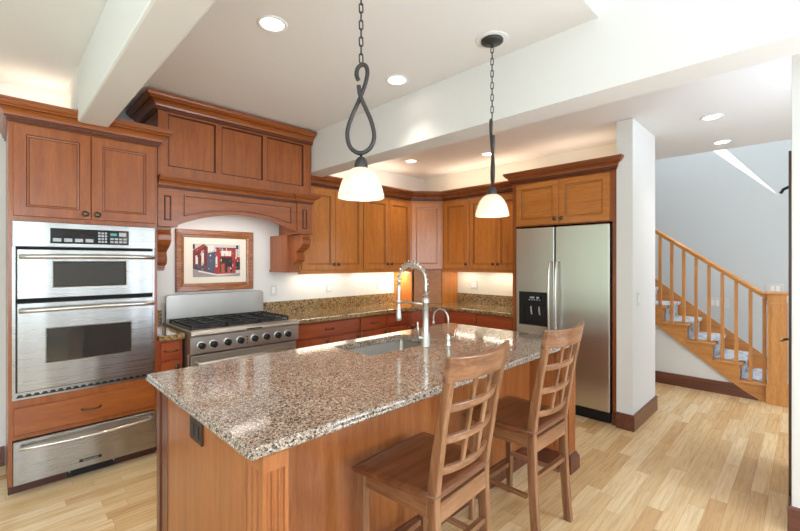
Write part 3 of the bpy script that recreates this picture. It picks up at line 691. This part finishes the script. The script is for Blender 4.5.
def rrect(x0, x1, y0, y1, r, z, n=5):
    pts = []
    for cx, cy, a0 in ((x1-r, y0+r, -PI/2), (x1-r, y1-r, 0), (x0+r, y1-r, PI/2), (x0+r, y0+r, PI)):
        for i in range(n+1):
            a = a0+PI/2*i/n; pts.append((cx+r*math.cos(a), cy+r*math.sin(a), z))
    return pts
SX0, SX1, SY0, SY1 = 1.535, 2.16, 1.768, 2.145
GX0, GX1, GY0, GY1 = .517, 2.89, 1.122, 2.262
def g(i, z, r): return rrect(GX0+i, GX1-i, GY0+i, GY1-i, r, z)
mb = MB()
hole = lambda z: rrect(SX0, SX1, SY0, SY1, .022, z)
mb.loops([hole(.851), g(.016, .851, .01), g(.016, .853, .01)], cap0=False, cap1=False); mb.smooth = True
mb.loops([g(.016, .853, .01), g(.008, .855, .014), g(.001, .862, .018), g(.001, .867, .018), g(.003, .871, .016), g(.006, .8725, .014)], cap0=False, cap1=False)
mb.loops([g(.006, .8725, .014), g(.006, .882, .014), g(.009, .888, .012), g(.014, .890, .010)], cap0=False, cap1=False); mb.smooth = False
mb.loops([g(.014, .890, .010), hole(.890), hole(.851)], cap0=False, cap1=False)
it = part('island_countertop', mb, granite_i, None, 0, 2, (1.7, 1.7, .85)); tag(it, 'large speckled granite countertop with ogee edge on the island', 'countertop')
# sink
mb = MB(); mb.smooth = True
def sr(i, z, r): return rrect(SX0+i, SX1-i, SY0+i, SY1-i, r, z)
mb.loops([sr(-.03, .8495, .05), sr(.0, .8495, .022), sr(.004, .845, .022), sr(.010, .70, .025), sr(.03, .672, .06), sr(.06, .668, .07)], cap0=False)
mb.loops([sr(-.03, .8485, .05), sr(-.004, .8475, .022), sr(-.002, .70, .025), sr(.02, .664, .06), sr(.06, .660, .07)], cap0=False)
sk = part('sink', mb, mat('sink_steel', (176, 174, 168), .3, 1), None, 0, 2, (1.85, 1.95, .66)); tag(sk, 'undermount stainless steel sink set in the island countertop', 'sink')
m = MB(); m.lathe([(.0, .6695), (.03, .6695), (.042, .671), (.045, .6685)], (1.85, 1.95, 0), 20); part('drain', m, chrome, sk)
# pull down spring faucet
FX, FY = 1.955, 1.722
fc = thing('spring_faucet', (FX, FY, .89), 'tall brushed nickel spring faucet at the island sink', 'faucet')
m = MB(); m.lathe([(.0, .890), (.031, .8903), (.031, .897), (.027, .901), (.027, .97), (.023, .975), (.020, .985), (.020, 1.16), (.022, 1.165), (.022, 1.2), (.014, 1.205), (0, 1.205)], (FX, FY, 0), 20); part('stem', m, chrome, fc)
arc = []
R_ = .122
for i in range(25):
    a = PI*i/24; arc.append((FX, FY+R_-R_*math.cos(a), 1.30+R_*1.0*math.sin(a)))
hose = [(FX, FY, 1.2), (FX, FY, 1.25)]+arc+[(FX, FY+2*R_, 1.27)]
m = MB(); m.tube(hose, .0085, 8); part('hose', m, chrome, fc)
def along(pts, s):
    d = 0
    for a, b in zip(pts, pts[1:]):
        L_ = (Vector(b)-Vector(a)).length
        if d+L_ >= s: 
            t = (s-d)/L_; return Vector(a).lerp(Vector(b), t), (Vector(b)-Vector(a)).normalized()
        d += L_
    return Vector(pts[-1]), (Vector(pts[-1])-Vector(pts[-2])).normalized()
tot = sum((Vector(b)-Vector(a)).length for a, b in zip(hose, hose[1:])); turns = 17; sp_ = []
for i in range(turns*10+1):
    p, t = along(hose, .01+(tot-.03)*i/(turns*10)); a = 2*PI*i/10; u = Vector((1, 0, 0)); w = t.cross(u).normalized()
    sp_.append(p+(u*math.cos(a)+w*math.sin(a))*.0190)
m = MB(); m.tube(sp_, .0031, 6); part('spring', m, chrome, fc)
m = MB(); m.lathe([(0, 1.275), (.012, 1.275), (.014, 1.265), (.012, 1.22), (.010, 1.15), (.012, 1.12), (.019, 1.06), (.021, 1.035), (.017, 1.03), (0, 1.032)][::-1], (FX, FY+2*R_, 0), 16); part('spray_head', m, chrome, fc)
m = MB(); m.tube([(FX, FY, 1.16), (FX, FY+2*R_-.012, 1.16)], .008, 8); m.lathe([(.016, 1.148), (.019, 1.152), (.019, 1.168), (.016, 1.172)], (FX, FY+2*R_, 0), 16); part('dock_arm', m, chrome, fc)
m = MB(); m.tube([(FX-.02, FY+.005, .945), (FX-.048, FY+.02, .95)], .013, 10); m.tube([(FX-.048, FY+.02, .945), (FX-.052, FY+.022, 1.05)], .0055, 8); part('lever', m, chrome, fc)
wf = thing('filter_faucet', (2.075, 1.635, .89), 'small gooseneck filtered water faucet right of the spring faucet', 'faucet')
m = MB(); m.lathe([(0, .89), (.020, .8903), (.020, .896), (.013, .905), (.016, .925), (.016, .95), (.009, .965), (0, .966)], (2.075, 1.635, 0), 16); part('body', m, chrome, wf)
m = MB(); pts = [(2.075, 1.635, .96), (2.075, 1.635, 1.06)]+[(2.075-.0*i, 1.635+.062-.062*math.cos(PI*i/12), 1.06+.062*math.sin(PI*i/12)) for i in range(1, 13)]+[(2.075, 1.759, 1.03)]
m.tube(pts, .0055, 8); m.tube([(2.075, 1.759, 1.035), (2.075, 1.759, 1.015)], .008, 8); part('spout', m, chrome, wf)
m = MB(); m.tube([(2.085, 1.62, .945), (2.10, 1.605, .95), (2.105, 1.60, .995)], .0045, 6); part('lever', m, chrome, wf)

# ---- stools
def make_stool(label):
    t = thing('counter_stool', (0, 0, 0), label, 'stool', 'counter stools at the island')
    # seat
    m = MB(); m.smooth = True; nx, ny = 12, 12
    def P(i, j, top):
        u, v = i/nx*2-1, j/ny; w = .200+.040*v; y = -.206+.401*v+.012*(1-u*u)*(v > .5)*(2*v-1); x = u*w
        z = .592-.012*(1-u*u)*math.sin(PI*min(1, v*1.15))-.006*(v > .8)*(v-.8)*5
        e = max(abs(u), abs(2*v-1)); 
        if top: z -= .005*(max(0, e-.8)/.2)**2
        else: z = .566
        if not top: x *= .97; y = y*.97
        return (x, y, z)
    for top in (1, 0):
        ids = [[m.V(P(i, j, top)) for j in range(ny+1)] for i in range(nx+1)]
        for i in range(nx):
            for j in range(ny): m.F((ids[i][j], ids[i+1][j], ids[i+1][j+1], ids[i][j+1]))
        if top: top_ids = ids
    bo = ids
    ring = lambda I: [I[i][0] for i in range(nx+1)]+[I[nx][j] for j in range(1, ny+1)]+[I[i][ny] for i in range(nx-1, -1, -1)]+[I[0][j] for j in range(ny-1, 0, -1)]
    A, B = ring(top_ids), ring(bo); m.smooth = False
    for i in range(len(A)): m.F((A[i], A[(i+1) % len(A)], B[(i+1) % len(B)], B[i]))
    part('seat', m, seat_m, t)
    # curved rear posts: y as function of z
    def py(z):
        if z < .58: q = z/.58; return -.212+.030*math.sin(q*PI/2)
        q = (z-.58)/.52; return -.182-.092*q**1.15
    def px(z):
        return .174+.012*max(0, (z-.58)/.52) + .004*max(0, (.5-z)/.5)
    for s in (-1, 1):
        zs = [0, .1, .2, .3, .4, .5, .58, .66, .75, .84, .93, 1.015]
        m = MB(); m.loops([[(s*px(z)-.016, py(z)-.022+.004*(z > .8), z), (s*px(z)+.016, py(z)-.022+.004*(z > .8), z), (s*px(z)+.016, py(z)+.02-.006*(z > .8), z), (s*px(z)-.016, py(z)+.02-.006*(z > .8), z)] for z in zs])
        part('leg', m, stool_z, t, .004)
    for s in (-1, 1):
        m = MB(); x, y = s*.196, .165; m.loops([[(x-a, y-a, z), (x+a, y-a, z), (x+a, y+a, z), (x-a, y+a, z)] for z, a in ((0, .014), (.25, .017), (.5655, .019))])
        part('leg', m, stool_z, t, .003)
    def crail(z0, z1, x0, bow, th, ext=0):
        m = MB(); n = 14; L_ = []
        for i in range(n+1):
            u = i/n*2-1; x = u*x0; b_ = bow*(1-u*u)
            L_.append([(x, py(z0)-b_-th/2, z0), (x, py(z0)-b_+th/2, z0), (x, py(z1)-b_+th/2, z1), (x, py(z1)-b_-th/2, z1)])
        m.loops(L_); return m
    m = MB(); n = 16; L_ = []
    for i in range(n+1):
        u = i/n*2-1; x = u*.212; b_ = .044*(1-u*u); zt = 1.105-.014*(1-u*u)*.6; zb = 1.012+.0*u
        L_.append([(x, py(zb)-b_-.014, zb), (x, py(zb)-b_+.012, zb), (x, py(zt)-b_+.010, zt), (x, py(zt)-b_-.012, zt)])
    m.loops(L_); part('top_rail', m, stool_x, t, .004)
    for z in (.908, .788, .668): part('back_rail', crail(z-.015, z+.015, .170, .034, .018), stool_x, t, .003)
    for x in (-.052, .052):
        m = MB(); L_ = []; b_ = .034*(1-(x/.166)**2)
        for z in (.680, .73, .788, .85, .908, .96, 1.014): L_.append([(x-.011, py(z)-b_-.006, z), (x+.011, py(z)-b_-.006, z), (x+.011, py(z)-b_+.006, z), (x-.011, py(z)-b_+.006, z)])
        m.loops(L_); part('back_slat', m, stool_z, t, .002)
    part('apron', MB().box((-.158, -.204, .482), (.158, -.182, .555)), stool_x, t, .002)
    part('apron', MB().box((-.168, .155, .500), (.168, .175, .565)), stool_x, t, .002)
    for s in (-1, 1): part('apron', MB().loops([[(s*.182-.009, -.165, z), (s*.182+.009, -.165, z), (s*.190+.009, .146, z), (s*.190-.009, .146, z)] for z in (.500, .565)]), stool_y, t, .002)
    bar = lambda a, b, r: MB().tube([a, b], r, 4, sq=True)
    part('stretcher', bar((-.162, -.190, .345), (.162, -.190, .345), .017), stool_x, t, .002)
    part('stretcher', bar((-.168, .165, .18), (.168, .165, .18), .018), stool_x, t, .002)
    for s in (-1, 1): part('stretcher', bar((s*.182, -.16, .255), (s*.182, .15, .25), .015), stool_y, t, .002)
    return t
st1 = make_stool('nearest wooden counter stool with lattice back, in front of the island middle')
st2 = copy_tree(st1)
st1.location = (1.295, 1.15, 0); st2.location = (2.078, 1.15, 0); st2['label'] = 'farther wooden counter stool with lattice back, toward the refrigerator end of the island'
st1.rotation_euler = (0, 0, math.radians(3)); st2.rotation_euler = (0, 0, math.radians(-1))

# ---- pendants
glow = bpy.data.materials.new('milk_glass'); glow.use_nodes = True
n, l, b = nt(glow); b.inputs['Base Color'].default_value = hexc(214, 210, 200); b.inputs['Roughness'].default_value = .25
b.inputs['Emission Color'].default_value = hexc(255, 232, 196); b.inputs['Emission Strength'].default_value = .06
tr = n.new('ShaderNodeBsdfTranslucent'); tr.inputs['Color'].default_value = hexc(236, 230, 216); mx = n.new('ShaderNodeMixShader'); mx.inputs[0].default_value = .45
l.new(b.outputs[0], mx.inputs[1]); l.new(tr.outputs[0], mx.inputs[2]); l.new(mx.outputs[0], n['Material Output'].inputs['Surface'])
def pendant(x, y, ang, label):
    t = thing('pendant_light', (x, y, 1.686), label, 'lamp', 'pendant lights over the island')
    c = (x, y, 0)
    m = MB(); m.lathe([(.0, ZM-.0005), (.090, ZM-.0005), (.090, ZM-.003), (.086, ZM-.004)], c, 32, cap1=True); part('ceiling_plate', m, ceil_m, t)
    m = MB(); m.lathe([(.0, ZM-.0045), (.062, ZM-.0045), (.062, ZM-.014), (.045, ZM-.022), (.012, ZM-.026), (.006, ZM-.045), (0, ZM-.045)], c, 28); part('canopy', m, iron, t)
    # chain
    m = MB(); z = ZM-.04; i = 0; bot = 2.238; pitch = .034
    while z-pitch*.6 > bot:
        a = ang+(0 if i % 2 else PI/2); r, h = .0075, .012; pts = []
        for k_ in range(12):
            q = 2*PI*k_/12; xx = r*math.cos(q); zz = r*math.sin(q)+(h if math.sin(q) > 0 else -h)
            pts.append((x+xx*math.cos(a), y+xx*math.sin(a), z-.017+zz))
        m.tube(pts, .0028, 6, closed=True); z -= pitch; i += 1
    part('chain', m, iron, t)
    px_ = [(185, 258), (179, 243), (182, 222), (194, 210), (208, 213), (214, 235), (206, 275), (187, 325), (163, 380), (150, 430), (160, 475), (192, 494), (224, 476), (236, 440), (227, 395), (208, 350), (192, 312), (187, 280)]
    zt, zb = 2.235, 1.872; P_ = []
    for (a_, b_) in px_:
        P_.append(((a_-194)*.00128, zt-(b_-210)/(494-210)*(zt-zb)))
    # smooth with Catmull-Rom
    def cr_(p, q, r, s, t_): return tuple(.5*((2*q[k_])+(-p[k_]+r[k_])*t_+(2*p[k_]-5*q[k_]+4*r[k_]-s[k_])*t_**2+(-p[k_]+3*q[k_]-3*r[k_]+s[k_])*t_**3) for k_ in (0, 1))
    Q = []
    for i in range(len(P_)-1):
        p0 = P_[max(i-1, 0)]; p3 = P_[min(i+2, len(P_)-1)]
        for k_ in range(4): Q.append(cr_(p0, P_[i], P_[i+1], p3, k_/4))
    Q.append(P_[-1]); ca, sa = math.cos(ang), math.sin(ang); pts = []
    for i, (u, z) in enumerate(Q):
        off = .007*math.cos(PI*i/(len(Q)-1)); pts.append((x+u*ca-off*sa, y+u*sa+off*ca, z))
    m = MB(); m.tube(pts, .0088, 8); part('loop_hook', m, iron, t)
    m = MB(); m.lathe([(0, 1.873), (.006, 1.873), (.006, 1.858), (.014, 1.855), (.022, 1.845), (.026, 1.83), (.028, 1.815), (.025, 1.808), (0, 1.808)], c, 20); part('socket_cap', m, iron, t)
    prof = [(.024, 1.813), (.037, 1.808), (.053, 1.796), (.068, 1.777), (.080, 1.752), (.0885, 1.724), (.0935, 1.702), (.0945, 1.690)]
    m = MB(); m.lathe(prof+[(.0915, 1.690), (.0905, 1.702), (.0855, 1.723), (.077, 1.750), (.065, 1.774), (.051, 1.792), (.036, 1.804), (.024, 1.809)], c, 36); part('lamp_shade', m, glow, t)
    m = MB(); m.lathe([(0, 1.80), (.013, 1.80), (.014, 1.775), (.026, 1.75), (.028, 1.735), (.022, 1.718), (.01, 1.711), (0, 1.71)], c, 16); part('bulb', m, bulb_m, t)
    d = bpy.data.lights.new('pendant_bulb', 'POINT'); d.energy = .8; d.color = SOFT; d.shadow_soft_size = .03
    o = bpy.data.objects.new('pendant_bulb', d); C.objects.link(o); o.location = (x, y, 1.70)
pendant(1.06, 1.284, -PI/4, 'left pendant light with dark iron loop and milk glass shade, nearest the camera')
pendant(2.0, 1.262, math.atan2(1.262, 2.0)+.12, 'right pendant light, its iron loop seen edge on, hanging from a visible round canopy')

# ---- recessed lights
def downlight(x, y, z, label, p=24, col=SOFT, r=.062):
    t = thing('recessed_light', (x, y, z), label, 'ceiling light', 'recessed ceiling lights')
    m = MB(); m.lathe([(r+.018, z-.0005), (r+.018, z-.003), (r+.012, z-.006), (r, z-.005), (r-.002, z-.0005)], (x, y, 0), 32); part('trim_ring', m, white_m, t)
    m = MB(); m.lathe([(r-.002, z-.0008), (r-.003, z-.0022)], (x, y, 0), 32, cap0=True, cap1=True); part('lens', m, lens_m, t)
    spot((x, y, z-.02), p, col)
downlight(1.045, 2.0, ZM, 'recessed ceiling light nearest the range hood')
downlight(1.978, 2.007, ZM, 'recessed ceiling light between the two pendants', 9)
downlight(3.57, 3.38, ZL, 'small recessed ceiling light near the back corner above the upper cabinets', 10, WARM)
downlight(3.954, 2.548, ZL, 'recessed ceiling light behind the right pendant hook', 10, WARM)
downlight(4.277, .565, ZL, 'nearer of the two recessed lights in the hall ceiling', 12)
downlight(5.24, .61, ZL, 'farther recessed hall ceiling light, close to the staircase', 8)

# ---- under cabinet lights (real strips beneath the cabinets)
def strip(a, b, lab, p):
    cx, cy = (a[0]+b[0])/2, (a[1]+b[1])/2
    t = part('under_cabinet_light', MB().box((a[0], a[1], 1.318), (b[0], b[1], 1.3345)), white_m, None, 0, 2, (cx, cy, 1.318)); tag(t, lab, 'light', 'under cabinet lights')
    area('under_cabinet_lamp', (cx, cy, 1.314), abs(b[0]-a[0])*.95, p, (1, .88, .70), target=(cx, cy+(.001 if 0 else 0), 0), sizey=abs(b[1]-a[1])*.9)
strip((2.3, 3.86), (3.0, 3.91), 'strip light under the cabinet beside the range hood', 1.0)
strip((3.1, 3.86), (3.8, 3.91), 'strip light under the cabinet left of the corner', 1.0)
strip((4.36, 2.3), (4.41, 2.92), 'strip light under the right wall cabinet near the refrigerator', .9)
strip((4.36, 3.0), (4.41, 3.34), 'short strip light under the single door cabinet', .5)
area('hood_lamp', (1.45, 3.6, 1.88), .9, 2.4, SOFT, target=(1.45, 3.75, 0), sizey=.25)
# lit inside of the corner counter
area('corner_lamp', (3.80, 3.83, 1.30), .1, 1.2, WARM, target=(3.86, 3.83, .9))

# ---- outlets and switches
def outlet(x, y, z, nx, ny, label, w=.07, h=.115, name='wall_outlet', cat='outlet', grp='white outlets above the counter', slots=1):
    t = thing(name, (x, y, z), label, cat, grp); T = frame(x, y, z, -ny, nx)
    T = Matrix(((-ny, -nx, 0, x), (nx, -ny, 0, y), (0, 0, 1, z), (0, 0, 0, 1)))
    m = MB(); m.T = T @ Matrix.Translation((-w/2, 0, -h/2)); m.nest(w, h, [(0, -.0), (0, .004), (.003, .006)]); part('plate', m, plate_m, t)
    m = MB(); m.T = T
    for k_ in range(slots):
        cx = (k_-(slots-1)/2)*.046; m.box((cx-.016, -.0085, -.033), (cx+.016, -.006, .033))
    part('socket' if cat == 'outlet' else 'rocker', m, white_m, t)
outlet(2.10, 3.9985, 1.13, 0, -1, 'white outlet right of the range, left of the others')
outlet(2.81, 3.9985, 1.13, 0, -1, 'white outlet below the cabinet beside the hood')
outlet(3.60, 3.9985, 1.13, 0, -1, 'white outlet left of the appliance garage')
outlet(4.5085, 3.12, 1.13, -1, 0, 'white double switch plate on the right wall above the counter', .11, .115, 'switch_plate', 'switch', None, 2)
outlet(3.965, 1.0385, 1.11, 0, -1, 'white light switch on the end wall beside the refrigerator', .07, .115, 'switch_plate', 'switch', None)
outlet(6.3985, .79, .92, -1, 0, 'wide white plate on the stairwell wall behind the balusters', .22, .12, 'switch_plate', 'switch', None, 3)
outlet(6.3985, .26, 1.12, -1, 0, 'white switch plate just above the stair newel cap', .16, .115, 'switch_plate', 'switch', None, 2)

# ---- staircase
sc = thing('staircase', (6.0, .2, 0), 'golden oak staircase with square balusters and grey carpet runner in the hall', 'staircase')
RUN, RISE = .2325, .1812; Y1_ = .25; NS = 12; SXa, SXb = 5.60, 6.39
# near stringer (sawtooth with swept lower end)
top = [(Y1_-.055, .03)]
pts = [(.27, .0), (.27, RISE-.025)]
for i in range(1, NS): pts += [(Y1_+.02+RUN*i, RISE*i-.025), (Y1_+.02+RUN*i, RISE*(i+1)-.025)]
pts += [(Y1_+.02+RUN*NS, RISE*NS-.025), (Y1_+.02+RUN*NS, RISE*NS-.28)]
pts += [(1.272, .688), (.60, .172), (.50, .10), (.42, .05), (.36, .02), (.33, 0)]
part('stringer', MB().prism(pts, 5.575, 5.5985, 'x'), oakh, sc)
ca_m = mat('runner', (190, 196, 204), .95); n, l, b = nt(ca_m)
v = mapping(n, l, (1, 1, 1)); vv = n.new('ShaderNodeTexVoronoi'); vv.inputs['Scale'].default_value = 11; l.new(v, vv.inputs['Vector'])
r = ramp(n, [(0, (128, 124, 120)), (.3, (160, 160, 162)), (.45, (208, 212, 218)), (.8, (188, 194, 204))]); l.new(vv.outputs['Distance'], r.inputs[0]); l.new(r.outputs[0], b.inputs['Base Color'])
for i in range(NS):
    y0 = Y1_+RUN*i; z = RISE*(i+1)
    part('tread', MB().box((5.555, y0-.01, z-.025), (SXb, y0+RUN+.02, z)), oakh, sc, .008, 3)
    part('riser', MB().box((5.60, y0+.02, z-RISE), (SXb, y0+.036, z-.0255)), oakh, sc)
m = MB(); w0, w1 = 5.68, 6.30; prof = []
for i in range(NS):
    y0 = Y1_+RUN*i; z = RISE*(i+1); prof += [(y0+.018, z-RISE+.002), (y0+.018, z-.03), (y0-.014, z-.027), (y0-.014, z+.004)]
prof.append((Y1_+RUN*NS+.018, RISE*NS+.004)); back = [(y+.012, z-.010) for y, z in prof][::-1]
N_ = len(prof); ids0 = [m.V((w0, y, z)) for y, z in prof]; ids1 = [m.V((w1, y, z)) for y, z in prof]; up_ = [m.V((w0, y+.004, z+.004)) for y, z in prof]; up1 = [m.V((w1, y+.004, z+.004)) for y, z in prof]
def offp(i): y, z = prof[i]; return (y-.006, z+.006)
A = [m.V((w0, *offp(i))) for i in range(N_)]; B = [m.V((w1, *offp(i))) for i in range(N_)]
for i in range(N_-1):
    m.F((ids0[i], ids0[i+1], ids1[i+1], ids1[i])); m.F((A[i], B[i], B[i+1], A[i+1])); m.F((ids0[i], A[i], A[i+1], ids0[i+1])); m.F((ids1[i], ids1[i+1], B[i+1], B[i]))
part('carpet_runner', m, ca_m, sc)
sk_ = [(Y1_-.02, 0), (Y1_-.02, .24), (Y1_+RUN*NS, .24+.78*(RUN*NS+.02)), (Y1_+RUN*NS, RISE*NS-.2)]
part('wall_skirt', MB().prism(sk_, 6.3905, 6.3985, 'x'), oakh, sc)
# newel
NY0, NY1 = .140, .285; nx0, nx1 = 5.53, 5.675
m = MB(); m.box((nx0-.01, NY0-.01, 0), (nx1+.01, NY1+.01, .20)); m.box((nx0, NY0, .20), (nx1, NY1, 1.10))
m.box((nx0+.02, NY0-.004, .26), (nx1-.02, NY0, .98)); m.box((nx0-.004, NY0+.025, .27), (nx0, NY1-.025, .98)); m.box((nx0-.006, NY0-.006, 1.0), (nx1+.006, NY1+.006, 1.02))
ne = part('newel_post', m, oakv, sc, .003)
part('newel_cap', MB().box((nx0-.016, NY0-.016, 1.10), (nx1+.016, NY1+.016, 1.128)), oakh, ne, .008, 3)
HZ = lambda y: 1.10+.735*(y-.285)
part('handrail', MB().loops([[(5.572, y, HZ(y)-.06), (5.628, y, HZ(y)-.06), (5.634, y, HZ(y)-.02), (5.622, y, HZ(y)), (5.578, y, HZ(y)), (5.566, y, HZ(y)-.02)] for y in (.2855, 3.0)]), oakh, sc, .004)
for i in range(23):
    y = .30+.1165*i; k_ = max(0, int((y-Y1_+.01)//RUN)); z0 = RISE*(k_+1)
    if y-.016 < .292: y = .309
    part('baluster', MB().box((5.584, y-.0155, z0), (5.616, y+.0155, HZ(y)-.058)), oakv, sc, .002)

# ---- open door at the right edge
dr = part('door_1', MB().box((3.14, .030, .01), (3.92, .073, 2.05)), door_m, None, .002, 2, (3.5, .05, 0)); dr['kind'] = 'structure'
m = MB(); m.tube([(3.85, .073, .90), (3.85, .118, .90), (3.76, .122, .90)], .009, 8); part('door_handle', m, mat('pale_brass', (220, 196, 150), .3, .8), dr)
m = MB(); m.tube([(3.50, .074, 1.90), (3.50, .105, 1.885), (3.50, .118, 1.86)], .009, 8); m.box((3.48, .0735, 1.84), (3.52, .078, 1.93)); part('coat_hook', m, iron, dr)
